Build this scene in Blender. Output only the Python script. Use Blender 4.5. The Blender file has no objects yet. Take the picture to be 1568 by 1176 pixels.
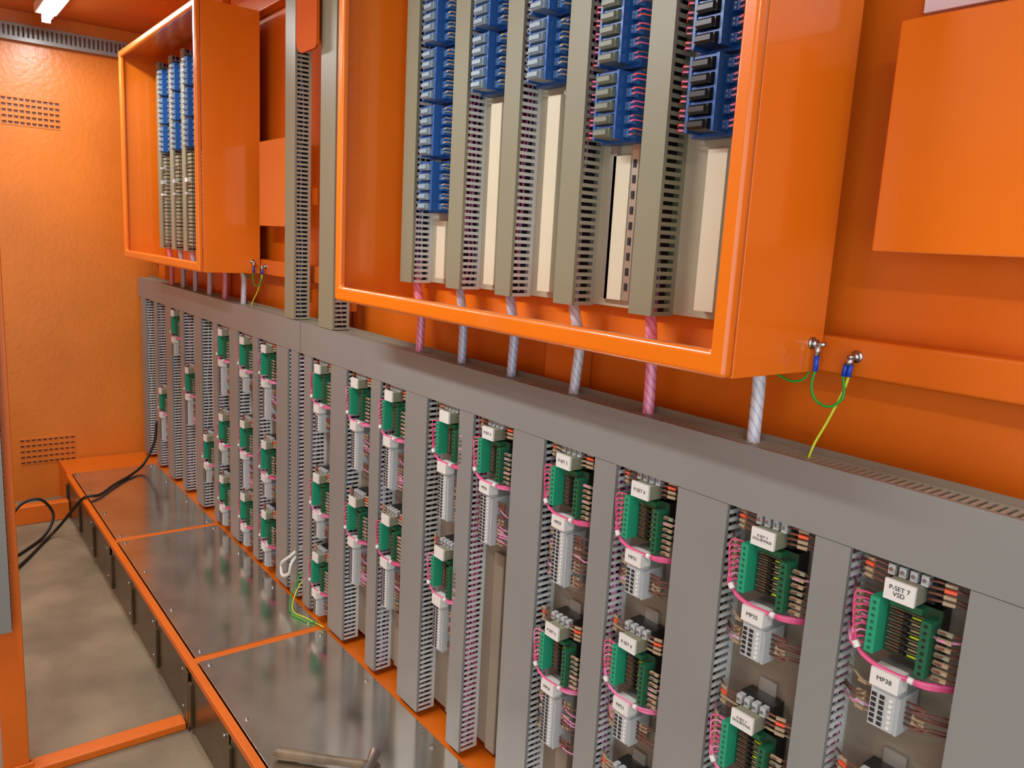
import bpy, math, random
from mathutils import Vector, Matrix
random.seed(7)
Z0=1.6
scene=bpy.context.scene
scene.view_settings.view_transform='Standard'
scene.view_settings.look='None'
scene.view_settings.exposure=0.0

# ---------------------------------------------------------------- materials
def lin(c):
    return tuple(((v/255)/12.92 if v/255<=.04045 else ((v/255+.055)/1.055)**2.4) for v in c)
MATS={}
def mat(name,rgb,rough=.5,metal=0,var=0.0,vscale=8,bump=0,bscale=200,emit=None,coat=0,rvar=0,spec=.5,alpha_trans=0,stretch=None,crough=.12):
    m=bpy.data.materials.new(name); m.use_nodes=True
    nt=m.node_tree; b=nt.nodes['Principled BSDF']
    c=lin(rgb)
    b.inputs['Base Color'].default_value=(*c,1)
    b.inputs['Roughness'].default_value=rough
    b.inputs['Metallic'].default_value=metal
    b.inputs['Specular IOR Level'].default_value=spec
    b.inputs['Coat Weight'].default_value=coat
    b.inputs['Coat Roughness'].default_value=crough
    if alpha_trans: b.inputs['Transmission Weight'].default_value=alpha_trans
    tc=nt.nodes.new('ShaderNodeTexCoord'); mp=nt.nodes.new('ShaderNodeMapping')
    nt.links.new(tc.outputs['Object'],mp.inputs['Vector'])
    if stretch: mp.inputs['Scale'].default_value=stretch
    if var or rvar:
        n=nt.nodes.new('ShaderNodeTexNoise'); n.inputs['Scale'].default_value=vscale; n.inputs['Detail'].default_value=6
        nt.links.new(mp.outputs['Vector'],n.inputs['Vector'])
        if var:
            r=nt.nodes.new('ShaderNodeValToRGB')
            r.color_ramp.elements[0].position=.3; r.color_ramp.elements[1].position=.7
            r.color_ramp.elements[0].color=(*[v*(1-var) for v in c],1)
            r.color_ramp.elements[1].color=(*[min(1,v*(1+var)) for v in c],1)
            nt.links.new(n.outputs['Fac'],r.inputs['Fac']); nt.links.new(r.outputs['Color'],b.inputs['Base Color'])
        if rvar:
            mr=nt.nodes.new('ShaderNodeMapRange'); mr.inputs['To Min'].default_value=max(0,rough-rvar); mr.inputs['To Max'].default_value=rough+rvar
            nt.links.new(n.outputs['Fac'],mr.inputs['Value']); nt.links.new(mr.outputs['Result'],b.inputs['Roughness'])
    if bump:
        n2=nt.nodes.new('ShaderNodeTexNoise'); n2.inputs['Scale'].default_value=bscale; n2.inputs['Detail'].default_value=3
        nt.links.new(tc.outputs['Object'],n2.inputs['Vector'])
        bp=nt.nodes.new('ShaderNodeBump'); bp.inputs['Strength'].default_value=bump; bp.inputs['Distance'].default_value=.002
        nt.links.new(n2.outputs['Fac'],bp.inputs['Height']); nt.links.new(bp.outputs['Normal'],b.inputs['Normal'])
    if emit:
        b.inputs['Emission Color'].default_value=(*lin(emit[0]),1); b.inputs['Emission Strength'].default_value=emit[1]
    MATS[name]=m; return m
mat('orange_paint',(226,116,18),.3,var=.05,vscale=3,bump=.05,bscale=120,coat=.6,crough=.07)
mat('orange_wall',(204,116,34),.34,var=.1,vscale=2.5,bump=.8,bscale=40)
mat('orange_matte',(204,92,18),.75,var=.05,vscale=4,spec=.15)
mat('orange_steel',(212,104,18),.34,var=.08,vscale=3,bump=.25,bscale=35)
mat('duct_grey',(128,131,127),.36,var=.03,vscale=5)
mat('duct_side_lit',(200,204,202),.45)  # side fingers paler than the lids: the light on them is in the colour
mat('duct_side_grey',(160,157,138),.45)
mat('duct_olive',(132,133,110),.42)
mat('duct_slot_shade',(16,15,15),.8)  # near-black fill: shade inside the open trunking is put into the colour
mat('cream',(206,202,176),.42,var=.03)
mat('plate_olive',(172,168,144),.45,var=.04)
mat('plate_taupe',(128,118,102),.5,var=.05)
mat('rail_metal',(176,176,166),.35,metal=.7)
mat('steel_cover',(226,223,212),.17,metal=.97,var=.12,vscale=6,rvar=.10,bump=.10,bscale=8)
mat('zinc',(190,190,190),.3,metal=1)
mat('side_panel',(88,74,52),.28,var=.3,vscale=6,metal=.4)
mat('concrete',(126,114,90),.62,var=.3,vscale=4,bump=.6,bscale=40)
mat('relay_blue',(30,88,160),.35)
mat('relay_blue_light',(60,118,186),.35)
mat('relay_grey',(140,164,176),.3)
mat('relay_black',(34,36,36),.35)
mat('olive_relay',(118,128,112),.4)
mat('pcb_green',(28,62,42),.4,var=.3,vscale=120)
mat('conn_teal',(34,150,112),.4)
mat('conn_green',(24,92,62),.4)
mat('black_plastic',(26,26,26),.4)
mat('term_grey',(174,180,180),.45)
mat('label_white',(212,214,208),.5)
mat('ink',(30,30,30),.6)
mat('pink',(208,76,124),.45)
mat('pink_pale',(216,138,176),.4)
mat('purple',(170,120,176),.5)
mat('tube_white',(196,208,222),.25,var=.1,vscale=60)
mat('tube_blue',(130,150,185),.35)
mat('wire_brown',(104,66,54),.5)
mat('wire_taupe',(158,138,108),.5)
mat('ferrule_orange',(220,80,40),.5)
mat('earth_green',(30,158,50),.4)
mat('earth_yellow',(190,214,40),.4)
mat('lug_blue',(20,70,190),.35)
mat('black_cable',(22,20,18),.45)
mat('wood',(118,102,78),.5,var=.3,vscale=14)
mat('tube_emit',(255,252,240),.5,emit=((250,252,255),9))
mat('white_metal',(230,228,220),.4)
mat('paper_white',(236,226,232),.6)
def spiral(name,c1,c2):
    m=mat(name,c1,.22,coat=.4); nt=m.node_tree; b=nt.nodes['Principled BSDF']
    b.inputs['Subsurface Weight'].default_value=.25;b.inputs['Subsurface Radius'].default_value=(.01,.01,.01)
    tc=nt.nodes.new('ShaderNodeTexCoord'); w=nt.nodes.new('ShaderNodeTexWave'); w.bands_direction='DIAGONAL'; w.inputs['Scale'].default_value=32; w.inputs['Distortion'].default_value=3
    nt.links.new(tc.outputs['Object'],w.inputs['Vector'])
    r=nt.nodes.new('ShaderNodeValToRGB'); r.color_ramp.elements[0].color=(*lin(c1),1); r.color_ramp.elements[1].color=(*lin(c2),1)
    r.color_ramp.elements[0].position=.0;r.color_ramp.elements[1].position=.35
    nt.links.new(w.outputs['Fac'],r.inputs['Fac']); nt.links.new(r.outputs['Color'],b.inputs['Base Color'])
    bp=nt.nodes.new('ShaderNodeBump');bp.inputs['Strength'].default_value=.25;bp.inputs['Distance'].default_value=.001
    nt.links.new(w.outputs['Fac'],bp.inputs['Height']);nt.links.new(bp.outputs['Normal'],b.inputs['Normal'])
spiral('spiral_white',(172,180,198),(206,212,222))
spiral('spiral_blue',(152,168,206),(188,200,224))
spiral('spiral_pink',(212,100,148),(230,154,186))

# ---------------------------------------------------------------- mesh builder
class MB:
    def __init__(s): s.v=[];s.f=[];s.m=[];s.names=[]
    def mi(s,n):
        if n not in s.names: s.names.append(n)
        return s.names.index(n)
    def box(s,x0,x1,y0,y1,z0,z1,m):
        i=len(s.v)
        if x0>x1:x0,x1=x1,x0
        if y0>y1:y0,y1=y1,y0
        if z0>z1:z0,z1=z1,z0
        s.v+=[(x,y,z) for z in (z0,z1) for y in (y0,y1) for x in (x0,x1)]
        k=s.mi(m)
        for q in ((0,2,3,1),(4,5,7,6),(0,1,5,4),(2,6,7,3),(0,4,6,2),(1,3,7,5)):
            s.f.append(tuple(i+a for a in q)); s.m.append(k)
    def prism(s,poly,axis,a0,a1,m):
        i=len(s.v);n=len(poly);k=s.mi(m)
        for a in (a0,a1):
            for p in poly:
                s.v.append({'x':(a,p[0],p[1]),'y':(p[0],a,p[1]),'z':(p[0],p[1],a)}[axis])
        s.f.append(tuple(range(i+n-1,i-1,-1)));s.m.append(k)
        s.f.append(tuple(range(i+n,i+2*n)));s.m.append(k)
        for j in range(n):
            s.f.append((i+j,i+(j+1)%n,i+n+(j+1)%n,i+n+j));s.m.append(k)
    def cyl(s,c,axis,r,l,m,n=10):
        poly=[(r*math.cos(2*math.pi*j/n),r*math.sin(2*math.pi*j/n)) for j in range(n)]
        ix={'x':(1,2,0),'y':(0,2,1),'z':(0,1,2)}[axis]
        pp=[(c[ix[0]]+p[0],c[ix[1]]+p[1]) for p in poly]
        s.prism(pp,axis,c[ix[2]],c[ix[2]]+l,m)
    def tube(s,pts,r,m,n=6,sub=4,smooth=True):
        P=[Vector(p) for p in pts]
        if smooth and len(P)>2:
            Q=[]
            E=[2*P[0]-P[1]]+P+[2*P[-1]-P[-2]]
            for i in range(1,len(E)-2):
                a,b,c,d=E[i-1:i+3]
                for t in range(sub):
                    u=t/sub
                    Q.append(.5*((2*b)+(c-a)*u+(2*a-5*b+4*c-d)*u*u+(3*b-a-3*c+d)*u**3))
            Q.append(P[-1]);P=Q
        k=s.mi(m);base=len(s.v);up=Vector((0.13,.31,.94)).normalized()
        for i,p in enumerate(P):
            t=(P[min(i+1,len(P)-1)]-P[max(i-1,0)])
            if t.length<1e-9:t=Vector((0,0,1))
            t.normalize()
            a=up-t*up.dot(t)
            if a.length<.05: a=Vector((1,0,0))-t*t.x
            a.normalize();b=t.cross(a);up=a
            rr=r[i*len(r)//len(P)] if isinstance(r,list) else r
            for j in range(n):
                an=2*math.pi*j/n
                s.v.append(tuple(p+a*math.cos(an)*rr+b*math.sin(an)*rr))
        for i in range(len(P)-1):
            for j in range(n):
                s.f.append((base+i*n+j,base+i*n+(j+1)%n,base+(i+1)*n+(j+1)%n,base+(i+1)*n+j));s.m.append(k)
        s.f.append(tuple(base+j for j in range(n-1,-1,-1)));s.m.append(k)
        e=base+(len(P)-1)*n
        s.f.append(tuple(e+j for j in range(n)));s.m.append(k)
    def ring(s,o,i_,y0,y1,m):
        k=s.mi(m);b=len(s.v)
        def c(r): return [(r[0],r[2]),(r[1],r[2]),(r[1],r[3]),(r[0],r[3])]
        for y in (y0,y1):
            for r in (o,i_):
                for p in c(r): s.v.append((p[0],y,p[1]))
        for j in range(4):
            q=(j+1)%4
            s.f.append((b+j,b+q,b+4+q,b+4+j));s.m.append(k)
            s.f.append((b+8+q,b+8+j,b+12+j,b+12+q));s.m.append(k)
            s.f.append((b+q,b+j,b+8+j,b+8+q));s.m.append(k)
            s.f.append((b+4+j,b+4+q,b+12+q,b+12+j));s.m.append(k)
    def build(s,name,parent=None,bevel=0,smooth=False,loc=(0,0,0),seg=2):
        me=bpy.data.meshes.new(name)
        dz=Z0
        me.from_pydata([(x,y,z+dz) for x,y,z in s.v],[],s.f)
        for n in s.names: me.materials.append(MATS[n])
        me.polygons.foreach_set('material_index',s.m)
        if smooth: me.polygons.foreach_set('use_smooth',[True]*len(s.f))
        me.update()
        o=bpy.data.objects.new(name,me); scene.collection.objects.link(o)
        if parent: o.parent=parent
        o.location=loc
        if bevel:
            md=o.modifiers.new('bevel','BEVEL');md.width=bevel;md.segments=seg;md.limit_method='ANGLE';md.angle_limit=.6
            for p in me.polygons: p.use_smooth=True
            md.harden_normals=True
        return o
def empty(name):
    e=bpy.data.objects.new(name,None);scene.collection.objects.link(e);e.empty_display_size=.1;return e

YD=1.112;YP=1.172;YW=1.25
# ---------------------------------------------------------------- room
XE=-5.12; XR=3.0; YB=-1.3; ZF=-1.6; ZC=1.06
b=MB();b.box(XE-.1,XR,YB-.1,YW+.1,ZF-.1,ZF,'concrete');b.build('floor')
b=MB();b.box(XE-.1,XR,YB-.1,YW+.1,ZC,ZC+.08,'orange_wall');b.build('ceiling')
b=MB();b.box(XE-.1,XR,YW,YW+.08,ZF,ZC,'orange_steel');b.build('wall_right')
b=MB();b.box(XE-.08,XE,YB,YW,ZF,ZC,'orange_wall');b.build('wall_far')
b=MB();b.box(XE,-.6,YB-.08,YB,ZF,ZC,'orange_wall');b.box(-.6,XR,YB-.08,YB,ZC-.35,ZC,'orange_wall');b.build('wall_left')
b=MB()
b.box(XE,XR,1.195,YW,-.18,-.118,'orange_steel')
for x in (-5.0,-3.95,-2.66,-1.434,-.02,1.2):
    b.box(x,x+.12,1.205,YW,ZF,-.181,'orange_steel'); b.box(x,x+.12,1.215,YW,-.117,ZC,'orange_steel')
b.box(XE,XR,1.205,YW,.86,.94,'orange_steel')
b.build('trim_1',bevel=.006)
b=MB()
b.box(-4.75,-4.69,YB,.647,ZF,-1.5,'orange_steel')
b.build('baseboard_far',bevel=.005)
b=MB();b.box(-2.5,-2.44,.21,.64,ZF,-1.575,'orange_steel');b.box(-2.5,-2.44,YB,.14,ZF,-1.575,'orange_steel');b.build('trim_2',bevel=.004)
def vent(y0,y1,z0,z1):
    b=MB()
    b.box(XE,XE+.003,y0,y1,z0,z1,'orange_wall')
    nr=5;nc=10
    for r in range(nr):
        for c in range(nc):
            yy=y0+(c+.5)*(y1-y0)/nc; zz=z0+(r+.5)*(z1-z0)/nr
            b.box(XE+.003,XE+.004,yy-.009,yy+.009,zz-.007,zz+.005,'wire_brown')
            b.box(XE+.003,XE+.012,yy-.01,yy+.01,zz+.005,zz+.008,'orange_wall')
    b.build('vent_grille')
vent(.47,.745,.48,.63);vent(.47,.75,-1.39,-1.23)

# ---------------------------------------------------------------- ducts
FN=.015
def vduct(b,x0,x1,z0,z1,yf,yb,front='duct_grey',side='duct_side_lit',wires=('pink','tube_blue','tube_white'),nw=2,inset=.015):
    w=.0025
    b.box(x0,x1,yb-.003,yb,z0,z1,side)
    b.box(x0-.001,x1+.001,yf,yf+.004,z0,z1,front)
    b.box(x0-.001,x0+w,yf+.004,yf+.008,z0,z1,front);b.box(x1-w,x1+.001,yf+.004,yf+.008,z0,z1,front)
    b.box(x0,x0+w,yb-.009,yb-.003,z0,z1,side);b.box(x1-w,x1,yb-.009,yb-.003,z0,z1,side)
    n=int((z1-z0)/FN)
    for i in range(n):
        z=z0+i*FN
        b.box(x0,x0+w,yf+.008,yb-.009,z,z+.0076,side)
        b.box(x1-w,x1,yf+.008,yb-.009,z,z+.0076,side)
    b.box(x0+inset+.006,x1-inset-.006,yf+.016,yb-.003,z0+.002,z1-.002,'duct_slot_shade')
    for s_ in (0,1):
        for k in range(nw):
            x=(x1-inset if s_ else x0+inset-.003)+random.uniform(-.002,.002)
            y=yf+.020+(k+random.uniform(-.2,.2))*(yb-yf-.028)/max(1,nw)
            zz=z0+.01;pts=[]
            while zz<z1: pts.append((x+random.uniform(-.003,.003),y+random.uniform(-.007,.007),zz)); zz+=.07
            pts.append((x,y,z1-.002))
            b.tube(pts,.003,random.choice(wires),n=5,sub=2)
def hduct(b,x0,x1,z0,z1,yf,yb,front='duct_grey',side='duct_side_grey'):
    w=.0025
    b.box(x0,x1,yb-.003,yb,z0,z1,side)
    b.box(x0,x1,yf,yf+.004,z0-.001,z1+.001,front)
    b.box(x0,x1,yf+.004,yf+.010,z1-w,z1+.001,front);b.box(x0,x1,yf+.004,yf+.010,z0-.001,z0+w,front)
    n=int((x1-x0)/.0125)
    for i in range(n):
        x=x0+i*.0125
        b.box(x,x+.0068,yf+.010,yb-.003,z1-w,z1,side)
        b.box(x,x+.0068,yf+.010,yb-.003,z0,z0+w,side)
    b.box(x0,x1,yf+.02,yb-.003,z0+.02,z1-.03,'duct_slot_shade')
    for k in range(4):
        pts=[];x=x0+.01
        while x<x1: pts.append((x,yf+.018+k*.009+random.uniform(-.003,.003),z1-.022+random.uniform(-.005,.003)));x+=.12
        b.tube(pts,.0035,random.choice(['wire_brown','wire_taupe']),n=5,sub=2)

ZT=-.312;ZBt=-.421;ZV=-1.358
pR=empty('marshalling_panel')
pL=empty('marshalling_panel')
ductsR=[(-.407,-.297),(-.637,-.58),(-.917,-.807),(-1.14,-1.08),(-1.417,-1.306),(-1.645,-1.583),(-1.92,-1.805),(-2.13,-2.07),(-2.415,-2.30),(-2.635,-2.575),(-.15,-.09),(.10,.21)]
ductsL=[(-2.755,-2.695),(-2.90,-2.79),(-3.16,-3.10),(-3.45,-3.34),(-3.68,-3.62),(-3.97,-3.86),(-4.22,-4.16),(-4.5,-4.39),(-4.74,-4.68),(-5.05,-4.94)]
PK=('pink','pink_pale','purple','pink_pale','tube_white')
BL=('tube_blue','wire_taupe','tube_white')
for par,dl,x0,x1 in ((pR,ductsR,-2.67,.4),(pL,ductsL,-5.1,-2.676)):
    b=MB();b.box(x0,x1,YP,YP+.004,-1.33,-.30,'plate_taupe')
    for x in (x0+.05,x1-.09,(x0+x1)/2):
        b.box(x,x+.04,YP+.004,1.205,-1.33,-.31,'orange_steel')
    b.build('back_plate',par)
    b=MB();hduct(b,x0,x1,ZBt,ZT,YD,YP);b.build('horizontal_trunking',par)
    b=MB()
    for i,(a,c) in enumerate(dl):
        nar=(c-a)<.08
        pk=round(a,2) in (-2.13,-1.65,-1.64,-1.14,-.64)
        vduct(b,a,c,ZV,ZBt-.002,YD,YP,wires=PK if nar else BL,nw=5 if pk else (3 if nar else 2),inset=.008 if pk else .015)
    b.build('vertical_trunking',par)

# ---------------------------------------------------------------- terminal modules
def module_mesh(long=False,seed=0):
    rnd=random.Random(seed)
    b=MB()
    L=-.30 if long else -.235
    b.box(-.0175,.0175,YP-.008,YP-.001,L,.05,'rail_metal')
    b.box(-.032,.034,1.135,YP-.006,-.02,.026,'black_plastic')
    for k in range(4): 
        b.box(-.030+k*.016,-.020+k*.016,1.12,1.134,.008,.024,'term_grey')
        b.cyl((-.025+k*.016,1.117,.0165),'y',.003,.003,'zinc',8)
    b.box(-.020,.022,1.101,1.136,-.020,.007,'duct_olive')
    b.box(-.021,.023,1.096,1.101,-.020,.010,'label_white')
    b.box(-.036,.05,1.128,1.131,-.112,-.022,'pcb_green')
    b.box(-.034,.046,1.131,YP-.006,-.11,-.024,'black_plastic')
    b.box(-.040,-.026,1.100,1.128,-.112,-.026,'conn_teal')
    for k in range(8): b.box(-.0415,-.040,1.106,1.124,-.108+k*.0102,-.103+k*.0102,'black_plastic');b.cyl((-.033,1.0985,-.105+k*.0102),'y',.0024,.0015,'conn_green',6)
    b.box(.034,.048,1.102,1.128,-.118,-.034,'conn_green')
    for k in range(8): b.cyl((.041,1.1005,-.112+k*.0102),'y',.0024,.0015,'black_plastic',6)
    b.box(-.018,.028,1.114,1.128,-.034,-.024,'conn_green')
    for k in range(7):
        z=-.104+k*.0098
        b.tube([(-.018,1.125,z),(.0,1.124,z)],.0018,'wire_brown',n=5,smooth=False)
        b.box(.002,.009,1.118,1.128,z-.003,z+.003,'black_plastic')
        b.tube([(.012,1.125,z),(.026,1.125,z)],.0016,'wire_taupe' if k%3 else 'earth_yellow',n=5,smooth=False)
        b.tube([(-.022,1.126,z+.004),(.03,1.126,z+.004)],.0008,'wire_taupe',n=4,smooth=False)
    for s_ in (-1,1):
        for k in range(4):
            x=s_*(.036);z=.018-k*.009
            b.tube([(x*.8,1.125,z),(x*1.35,1.120,z+.004),(x*2.2,1.14,z-.004+rnd.uniform(-.008,.008))],.0021,rnd.choice(['wire_brown','wire_brown','wire_taupe']),n=5,sub=3)
            b.tube([(x*1.4,1.120,z+.003),(x*1.8,1.126,z+.002)],.0034,'ferrule_orange' if k==1 else 'wire_taupe',n=6,smooth=False)
    for k in range(9):
        z=-.108+k*.0098; j=k*.0010
        b.tube([(-.040,1.114,z),(-.050-j*.8,1.108,z+.002),(-.060-j*.7,1.105-j*.3,min(z,-.03)-.006),(-.060-j*.2,1.105+j*.3,-.088),(-.050,1.104,-.113-j*.6),(-.024,1.102,-.124-j*.6),(.006,1.103,-.127-j*.5),(.034,1.105,-.126-j*.8),(.055,1.113,-.124-j*1.2),(.078,1.145,-.128-j)],.0015,rnd.choice(['pink','pink','pink_pale','pink']),n=5,sub=3)
    b.tube([(-.056,1.103,-.105),(-.05,1.1025,-.113)],.0055,'label_white',n=8,smooth=False)
    b.tube([(.028,1.102,-.127),(.035,1.1025,-.128)],.0050,'label_white',n=8,smooth=False)
    for k in range(3): b.tube([(-.088,1.14,-.095-k*.006),(-.070,1.118,-.107-k*.004),(-.056,1.107,-.113-k*.002)],.0025,rnd.choice(['pink','pink_pale','tube_white']),n=6)
    for k in range(7):
        z=-.114+k*.0115
        b.tube([(.048,1.116,z),(.062,1.111,z),(.086,1.135,z-.002+rnd.uniform(-.006,.006))],.0019,rnd.choice(['wire_brown','wire_brown','pink_pale']),n=5,sub=2)
        b.tube([(.053,1.113,z),(.072,1.116,z-.001)],.0036,rnd.choice(['wire_taupe','wire_taupe','duct_olive']),n=5,smooth=False)
    for k in range(7):
        z=-.034-k*.0105
        b.tube([(-.088,1.142,z+rnd.uniform(-.006,.006)),(-.068,1.122,z-.002),(-.042,1.116,z-.001)],.0019,rnd.choice(['wire_brown','pink_pale','wire_brown']),n=5,sub=2)
        b.tube([(-.074,1.126,z-.001),(-.060,1.117,z-.002)],.0034,'wire_taupe',n=5,smooth=False)
    zt=-.130;zb=-.285 if long else -.222
    b.box(-.024,.020,1.124,YP-.006,zb,zt,'duct_grey')
    b.box(-.021,.016,1.102,1.124,zb+.002,zt-.026,'term_grey')
    b.box(-.023,.019,1.096,1.124,zt-.026,zt+.001,'label_white')
    nrow=int((zt-.030-zb-.004)/.0085)
    for k in range(nrow):
        z=zb+.006+k*.0085
        for x in (-.016,-.004,.008):
            if x==.008: b.box(x-.001,x+.004,1.1005,1.102,z,z+.0045,'label_white')
            else: b.box(x-.003,x+.004,1.1005,1.102,z,z+.0052,'ink')
    b.box(.016,.021,1.106,1.160,zb-.001,zt-.034,'term_grey')
    for s_ in (-1,1):
        for k in range(nrow):
            z=zb+.006+k*.0085
            if rnd.random()<.2: continue
            x=-.024 if s_<0 else .021
            z2=z+rnd.uniform(-.012,.008)
            b.tube([(x,1.125,z),(x+s_*.018,1.120,z+.003),(x+s_*.036,1.128,z2),(x+s_*.064,1.152,z2-.004)],.0018,rnd.choice(['wire_brown','wire_brown','pink_pale','wire_taupe'] if s_<0 else ['wire_brown','wire_brown','wire_brown','pink_pale']),n=5,sub=2)
            b.tube([(x+s_*.012,1.120,z+.002),(x+s_*.028,1.125,z)],.0034,rnd.choice(['term_grey','wire_taupe','wire_taupe']) if s_<0 else rnd.choice(['wire_brown','wire_taupe']),n=5,smooth=False)
    me_o=b.build('tmp');me=me_o.data
    me.transform(Matrix.Translation((0,0,-Z0)))
    bpy.data.objects.remove(me_o)
    return me
short=[module_mesh(False,s) for s in (1,2,5)]; longm=[module_mesh(True,s) for s in (3,4,6)]
def put(xc,z,lg,par,i):
    me=(longm if lg else short)[i%3]
    o=bpy.data.objects.new('terminal_module',me);scene.collection.objects.link(o);o.parent=par;o.location=(xc,0,z+Z0)
    return o
def text(s,x,y,z,size,par,rot=0):
    c=bpy.data.curves.new('label_text','FONT');c.body=s;c.size=size;c.align_x='CENTER';c.align_y='CENTER';c.extrude=.0001
    c.materials.append(MATS['ink'])
    o=bpy.data.objects.new('label_text',c);scene.collection.objects.link(o);o.parent=par
    o.location=(x,y,z+Z0);o.rotation_euler=(math.pi/2,0,0);c.space_line=.95
cols=[(-.4935,[(-.452,0),(-.785,0),(-1.10,0)],'P-SET 7\nVSD','MP38'),(-.722,[(-.449,0),(-.779,0),(-1.10,0)],'P-SET 7\nDOL/BYPASS','MP35'),(-.9985,[(-.446,0),(-.762,0),(-1.08,0)],'P-SET 6','MP31'),
 (-1.223,[(-.446,1),(-.836,1)],'P-SET 5','MP29'),(-1.50,[(-.446,1)],'P-SET 4','MP26'),(-1.695,[(-.446,1),(-.82,1)],'',''),(-1.995,[(-.446,1),(-.822,1)],'',''),(-2.215,[(-.446,1),(-.831,1)],'',''),(-2.495,[(-.446,0),(-.83,0),(-1.12,0)],'',''),(-.225,[(-.45,0),(-.78,0)],'',''),(.005,[(-.45,0),(-.78,0)],'',''),]
i=0
for xc,zs,t1,t2 in cols:
    for z,lg in zs:
        put(xc,z,lg,pR,i);i+=1
        if t1:
            text(t1,xc+.001,1.0955,z-.005,.0095 if len(t1)<12 else .0065,pR); text(t2,xc-.002,1.0955,z-.142,.010,pR)
far=[(-3.0,[(-.446,1),(-.83,0),(-1.12,0)]),(-3.25,[(-.446,0),(-.80,1),(-1.12,0)]),(-3.535,[(-.446,1),(-.83,0),(-1.12,0)]),(-3.77,[(-.98,0)]),(-4.065,[(-.70,1)]),(-4.305,[(-.44,0)]),(-4.59,[(-.90,1)])]
for xc,zs in far:
    for z,lg in zs: put(xc,z,lg,pL,i);i+=1
b=MB()
for xc in (-1.50,-1.695,-1.995,-1.223):
    b.box(xc-.02,xc+.02,YP-.02,YP,-1.32,-1.14 if xc!=-1.50 else -.77,'plate_taupe')
b.build('rail_cover',pR,bevel=.003)
# spare pigtails hanging at the joint between panels
b=MB()
b.tube([(-2.70,1.14,-1.16),(-2.72,1.10,-1.20),(-2.76,1.085,-1.235),(-2.79,1.09,-1.265),(-2.75,1.08,-1.285),(-2.70,1.085,-1.26),(-2.69,1.09,-1.22),(-2.71,1.12,-1.20)],.006,'label_white',n=8,sub=6)
b.tube([(-2.66,1.14,-1.22),(-2.66,1.10,-1.28),(-2.65,1.07,-1.345),(-2.58,1.05,-1.362),(-2.50,1.07,-1.362),(-2.46,1.095,-1.355)],.0025,'earth_green',n=6,sub=6)
b.tube([(-2.65,1.14,-1.25),(-2.64,1.09,-1.31),(-2.60,1.06,-1.360),(-2.52,1.08,-1.362),(-2.42,1.10,-1.358)],.0022,'earth_yellow',n=6,sub=6)
b.build('spare_pigtails',pR,smooth=True)

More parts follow.
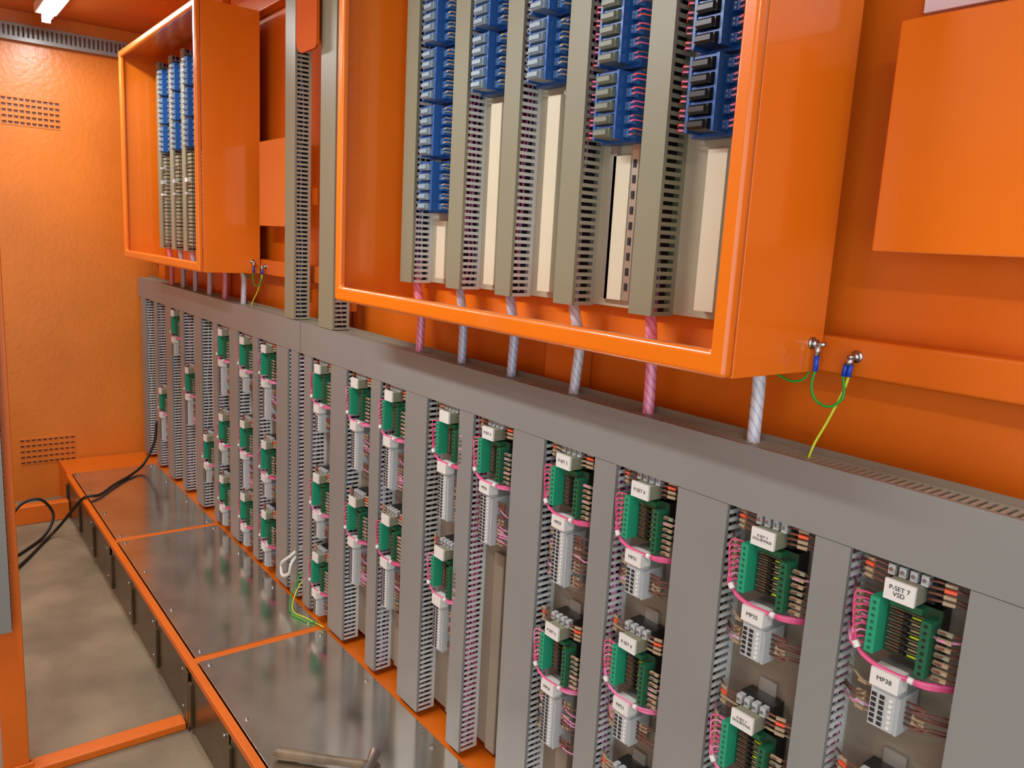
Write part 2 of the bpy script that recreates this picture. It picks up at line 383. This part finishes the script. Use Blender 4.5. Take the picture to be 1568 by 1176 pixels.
# ---------------------------------------------------------------- relay cabinets
def cabinet(xl,variant):
    xr=xl+1.318;zb=-.178;zt=.853;yf=.941;yb=1.192
    par=empty('relay_cabinet')
    b=MB()
    b.ring((xl,xr,zb,zt),(xl+.03,xr-.03,zb+.04,zt-.03),yf,yf+.022,'orange_paint')
    b.build('front_lip',par,bevel=.008,seg=3)
    b=MB()
    b.ring((xl,xr,zb,zt),(xl+.004,xr-.004,zb+.004,zt-.004),yf+.0221,yb,'orange_paint')
    b.box(xl+.004,xr-.004,yb-.004,yb,zb+.004,zt-.004,'orange_paint')
    b.build('cabinet_shell',par,bevel=.001)
    b=MB();b.box(xl+.07,xr-.05,1.162,1.166,-.115,.81,'plate_olive');b.build('mounting_plate',par)
    off=xl+2.032
    d=MB()
    dx=[(-1.95,-1.89),(-1.715,-1.655),(-1.503,-1.447),(-1.291,-1.233),(-1.068,-1.012),(-.825,-.768)]
    for j,(a,c) in enumerate(dx):
        vduct(d,a+off,c+off,-.118,.81,1.10,1.162,front='duct_olive',side='duct_side_lit' if (variant==2 and j<3) else 'duct_side_grey' if (variant==2 and j<4) else 'duct_olive',wires=('pink','pink_pale','purple','tube_white'),nw=3 if j<3 else 1)
    d.build('wiring_trunking',par)
    r=MB();w=MB()
    zbs=[.0695,.343,.338,.204,.201] if variant==2 else [.36,.36,.36,.36,.36]
    for ci in range(5):
        xc=(dx[ci][1]+dx[ci+1][0])/2+off-.01; hw=.048
        r.box(xc+.022,xc+.04,1.15,1.162,-.1,.8,'rail_metal');r.box(xc-.04,xc-.022,1.15,1.162,-.1,.8,'rail_metal') if ci==3 else None
        r.box(xc-.012,xc+.03,1.135,1.162,-.1,zbs[ci]-.02,'cream') if ci!=3 else r.box(xc-.03,xc+.018,1.15,1.162,-.1,zbs[ci]-.02,'cream')
        if ci==3:
            for k in range(9): r.box(xc+.027,xc+.034,1.148,1.150,-.08+k*.03,-.065+k*.03,'ink')
        z=zbs[ci]
        dark=(ci==4)
        while z<.76:
            H=.130
            body='relay_blue'
            r.box(xc-hw,xc+hw,1.128,1.158,z,z+H,body)
            r.box(xc-.030,xc-.024,1.088,1.128,z+.003,z+H-.003,body)
            r.box(xc+.026,xc+.032,1.088,1.128,z+.003,z+H-.003,body)
            n=5
            for k in range(n):
                zz=z+.006+k*.0245
                rm='relay_black' if dark else ('olive_relay' if ci==3 else 'relay_grey')
                r.box(xc-.020,xc+.022,1.082,1.128,zz,zz+.016,rm)
                r.prism([(1.082,zz),(1.076,zz+.004),(1.076,zz+.012),(1.082,zz+.016)],'x',xc-.016,xc+.018,rm)
                r.box(xc-.024,xc+.026,1.09,1.128,zz+.018,zz+.022,'relay_blue')
                for s_,xx in ((-1,xc-.040),(1,xc+.040)):
                    r.box(xx-.007,xx+.007,1.108,1.128,zz+.001,zz+.016,'relay_blue_light' if not dark else 'relay_blue')
                    r.cyl((xx,1.105,zz+.005),'y',.0028,.003,'zinc',6);r.cyl((xx,1.105,zz+.0125),'y',.0028,.003,'zinc',6)
                    for q in (0,1):
                        z3=zz+.004+q*.009
                        ex=xx+s_*.032
                        w.tube([(xx+s_*.004,1.112,z3),(xx+s_*.018,1.106,z3+.003),(ex,1.12,z3)],.0015,random.choice(['wire_brown','pink','ferrule_orange']) if ci>2 else 'wire_taupe',n=4,sub=2)
                        w.tube([(xx+s_*.009,1.109,z3+.001),(xx+s_*.019,1.107,z3+.002)],.0022,'pink_pale' if ci>2 else 'label_white' if (k+q)%2 else 'relay_blue_light',n=5,smooth=False)
            z+=.137
        if variant==1:
            for k in range(24):
                r.box(xc-.03,xc+.03,1.10,1.135,-.09+k*.018,-.078+k*.018,'duct_olive')
            for k in range(3):
                r.box(xc-.03,xc+.01,1.085,1.135,.14+k*.065+random.uniform(0,.02),.158+k*.065,'label_white' if (ci+k)%3==0 else 'term_grey')
    r.build('relay_bank',par);w.build('relay_wiring',par)
    return par
cabinet(-2.032,2);cabinet(-4.611,1)

# ---------------------------------------------------------------- conduits between cabinet and trunking
def conduits(off):
    for k,(x,m) in enumerate(((-1.915,'spiral_pink'),(-1.70,'spiral_blue'),(-1.487,'spiral_blue'),(-1.262,'spiral_white'),(-1.040,'spiral_pink'),(-.795,'spiral_white'))):
        b=MB();r=random.uniform(-.008,.008)
        b.tube([(x+off,1.135,-.06),(x+off-.002,1.135,-.12),(x+off+r,1.15,-.20),(x+off+r*.5,1.15,-.27),(x+off,1.148,-.335)],.0115,m,n=12,sub=5)
        b.build('spiral_wrapped_cable',smooth=True)
conduits(0);conduits(-2.579)

# ---------------------------------------------------------------- junction boxes / riser trunking
for off in (0,-2.579):
    e=empty('junction_box')
    b=MB();b.box(-.628+off,-.338+off,1.175,YW-.037,.025,.338,'orange_paint');b.build('body',e,bevel=.004)
    b=MB();b.box(-.60+off,-.365+off,YW-.037,YW-.002,.06,.30,'orange_paint');b.build('standoff',e,bevel=.002)
    b=MB();b.box(-.635+off,-.331+off,1.16,1.1745,.018,.345,'orange_paint');b.build('lid',e,bevel=.003)
b=MB();b.box(-.644,-.34,1.238,YW-.002,.372,.8,'paper_white');b.build('white_notice_board')
for x0,x1 in ((-2.82,-2.735),(-2.52,-2.41)):
    b=MB();vduct(b,x0,x1,-.309,.95,YD,YP,front='duct_olive',side='duct_side_grey');b.box(x0+.01,x1-.01,YP,1.203,.1,.16,'orange_steel');b.box(x0+.01,x1-.01,YP,1.203,-.25,-.2,'orange_steel');b.build('riser_trunking')
b=MB()
sx=.035
pts=[(-2.71+sx,.95),(-2.71+sx,.63)]+[(-2.66+sx-.05*math.cos(t),.63-.05*math.sin(t)) for t in [math.radians(a) for a in (15,30,45,60,75,90)]]+[(-2.56+sx,.58),(-2.545+sx,.59),(-2.545+sx,.95)]
b.prism(pts,'y',1.09,1.10,'orange_matte');b.box(-2.63,-2.57,1.10,1.203,.62,.95,'orange_steel');b.build('gusset_plate')

# ---------------------------------------------------------------- earth leads
def earth(off):
    par=empty('earth_lead')
    b=MB()
    bx=-.714+off
    b.cyl((bx,1.16,-.131),'x',.010,.003,'zinc',14);b.cyl((bx+.003,1.16,-.131),'x',.0075,.007,'zinc',6);b.cyl((bx+.010,1.16,-.131),'x',.004,.014,'zinc',10)
    b.tube([(bx+.012,1.16,-.133),(bx+.012,1.16,-.150)],.005,'zinc',n=8,smooth=False)
    b.tube([(bx+.012,1.16,-.150),(bx+.012,1.16,-.175)],.0045,'lug_blue',n=8,smooth=False)
    cx=-.654+off
    b.cyl((cx,1.192,-.146),'y',.010,.003,'zinc',14);b.cyl((cx,1.185,-.146),'y',.0075,.007,'zinc',6);b.cyl((cx,1.172,-.146),'y',.004,.014,'zinc',10)
    b.tube([(cx-.002,1.180,-.148),(cx-.004,1.180,-.160)],.006,'zinc',n=8,smooth=False)
    for s_ in (-.004,.004): b.tube([(cx-.004+s_,1.180,-.158),(cx-.006+s_,1.180,-.178)],.004,'lug_blue',n=8,smooth=False)
    b.tube([(bx+.012,1.16,-.172),(bx+.010,1.158,-.20),(bx+.020,1.16,-.222),(bx+.042,1.165,-.228),(bx+.058,1.172,-.210),(cx-.011,1.180,-.176)],.0022,'earth_green',n=8,sub=8)
    b.tube([(cx-.001,1.18,-.176),(cx-.006,1.178,-.20),(cx-.018,1.165,-.25),(cx-.028,1.15,-.29),(cx-.032,1.14,-.325)],.0022,'earth_yellow',n=8,sub=8)
    b.tube([(bx-.004,1.17,-.178),(bx-.01,1.165,-.192),(bx-.03,1.16,-.198),(bx-.06,1.15,-.186),(bx-.07,1.14,-.176)],.002,'earth_green',n=6,sub=6)
    b.build('earth_wire',par,smooth=True)
earth(0);earth(-2.579)

# ---------------------------------------------------------------- cable trough
tr=empty('cable_trough')
ZR=-1.369;xs=[-4.78,-3.63,-2.444,-1.26,-.07,1.1]
YC=1.108
b=MB()
b.box(xs[0],xs[-1],.647,.672,ZR-.022,ZR,'orange_steel')
b.box(xs[0],xs[-1],YC,YW-.002,ZR-.035,ZR-.008,'orange_steel')
for x in xs: b.box(x-.018,x+.018,.672,YC,ZR-.03,ZR-.0015,'orange_steel'); b.box(x-.02,x+.02,.665,.70,ZF,ZR-.03,'orange_steel')
b.box(-2.47,-2.425,.641,.646,ZF,ZR-.024,'side_panel')
b.box(xs[0],xs[-1],.664,.68,ZF,ZF+.03,'orange_steel')
b.box(-5.11,-4.80,.66,YW-.002,-1.6,ZR-.01,'orange_steel')
b.build('trough_frame',tr,bevel=.003)
b=MB()
for a,c in zip(xs[:-1],xs[1:]): b.box(a+.018,c-.018,.676,YC-.003,ZR-.004,ZR+.001,'steel_cover')
b.build('cover_plates',tr,bevel=.001)
b=MB()
for a,c in zip(xs[:-1],xs[1:]):
    for k in range(3):
        x0=a+.03+k*(c-a-.04)/3;x1=a+.014+(k+1)*(c-a-.04)/3
        b.box(x0,x1,.650,.654,ZF+.015,ZR-.024,'side_panel')
        b.box(x0,x0+.02,.640,.650,ZF+.03,ZR-.05,'side_panel')
        for zz in (ZF+.05,ZR-.05): b.cyl((x1-.03,.644,zz),'y',.006,.006,'zinc',8)
b.build('side_flaps',tr,bevel=.002)
b=MB()
for a,c in zip(xs[:-1],xs[1:]):
    for x in (a+.05,(a*2+c)/3,(a+2*c)/3,c-.05):
        for y in (.70,1.075): b.cyl((x,y,ZR+.001),'z',.0085,.0015,'zinc',12);b.cyl((x,y,ZR+.0025),'z',.005,.004,'zinc',8)
b.build('cover_bolts',tr)

# ---------------------------------------------------------------- left post and trunking
b=MB();b.box(-2.52,-2.46,.145,.208,ZF,ZC,'orange_steel');b.box(-2.46,-2.452,.13,.218,ZF,-1.56,'orange_steel');b.build('frame_post',bevel=.003)
b=MB();b.box(-2.459,-2.415,.09,.180,-1.125,.9,'duct_grey')
for k in range(120): b.box(-2.452,-2.42,.180,.182,-1.12+k*.016,-1.112+k*.016,'duct_slot_shade')
b.build('post_trunking')

# ---------------------------------------------------------------- black cable
b=MB()
b.tube([(-4.69,1.10,-1.10),(-4.69,1.085,-1.22),(-4.66,1.02,-1.33),(-4.56,.93,-1.358),(-4.42,.82,-1.358),(-4.28,.725,-1.358),(-4.27,.66,-1.356),(-4.33,.62,-1.42),(-4.42,.56,-1.54),(-4.40,.50,-1.590),(-4.13,.367,-1.592),(-3.95,.25,-1.592),(-3.8,.05,-1.592)],.0075,'black_cable',n=8,sub=8)
b.tube([(-4.2,.1,-1.592),(-4.35,.30,-1.50),(-4.48,.40,-1.42),(-4.5,.49,-1.41),(-4.5,.545,-1.50),(-4.44,.50,-1.578),(-4.3,.40,-1.592),(-4.1,.25,-1.592)],.007,'black_cable',n=8,sub=8)
b.build('black_power_cable',smooth=True)

# ---------------------------------------------------------------- hammer lying on cover
hp=empty('hammer')
b=MB()
p0=Vector((-1.835,.70,ZR+.02));p1=Vector((-1.655,.885,ZR+.02))
pts=[tuple(p0+(p1-p0)*t) for t in (0,.05,.2,.45,.7,1.0)]
b.tube(pts,[.011,.015,.016,.014,.012,.011,.011],'wood',n=12,sub=4);b.build('handle',hp,smooth=True)
b=MB();d=(p1-p0).normalized();s_=Vector((d.y,-d.x,0));q=p1
b.tube([tuple(q-s_*.05),tuple(q-s_*.028),tuple(q),tuple(q+s_*.028),tuple(q+s_*.055)],[.017,.014,.012,.013,.017],'zinc',n=12,smooth=False);b.build('head',hp,bevel=.002)

# ---------------------------------------------------------------- end wall tray
b=MB()
X1=XE+.002
b.box(X1,XE+.05,YB,YW-.01,.905,.915,'duct_grey');b.box(X1,XE+.004,YB,YW-.01,.915,.99,'duct_grey');b.box(XE+.046,XE+.05,YB,YW-.01,.9151,.925,'duct_grey')
y=YB+.02
while y<YW-.04: b.box(XE+.044,XE+.05,y,y+.012,.925,.975,'duct_grey');y+=.022
b.box(XE+.044,XE+.05,YB,YW-.01,.975,.99,'duct_grey')
b.build('wall_cable_tray')

# ---------------------------------------------------------------- lamps
def lamp(x0,x1,y,power):
    par=empty('fluorescent_batten')
    b=MB();b.box(x0,x1,y-.05,y+.05,ZC-.05,ZC-.001,'white_metal');b.build('housing',par,bevel=.005)
    b=MB();b.tube([(x0+.02,y,ZC-.072),(x1-.02,y,ZC-.072)],.019,'tube_emit',n=12,smooth=False);b.box(x0,x0+.02,y-.02,y+.02,ZC-.09,ZC-.05,'white_metal');b.box(x1-.02,x1,y-.02,y+.02,ZC-.09,ZC-.05,'white_metal');b.build('tube',par,smooth=False)
    l=bpy.data.lights.new('tube_light','AREA');l.shape='RECTANGLE';l.size=x1-x0;l.size_y=.08;l.energy=power;l.color=(.96,.99,1)
    o=bpy.data.objects.new('tube_light',l);scene.collection.objects.link(o);o.parent=par;o.location=((x0+x1)/2,y,ZC-.1+Z0)
lamp(-4.85,-3.65,.66,18)
lamp(-2.6,-1.4,-.1,42)  # unseen battens from here on, added to light the cabinet and trunking faces
lamp(-4.6,-3.4,-.6,20)
lamp(.2,1.4,-.25,20)

w=bpy.data.worlds.new('sky');scene.world=w;w.use_nodes=True
bg=w.node_tree.nodes['Background'];bg.inputs[0].default_value=(.88,.95,1,1);bg.inputs[1].default_value=2.0

# ---------------------------------------------------------------- camera
cam=bpy.data.cameras.new('camera');cam.sensor_width=36;cam.lens=1213.8/1568*36;cam.clip_start=.02
co=bpy.data.objects.new('camera',cam);scene.collection.objects.link(co)
R=Matrix(((.60446,-.17037,.77821),(.79483,.06322,-.60353),(.05363,.98335,.17363)))
co.matrix_world=Matrix.Translation((0,0,Z0))@R.to_4x4()
scene.camera=co
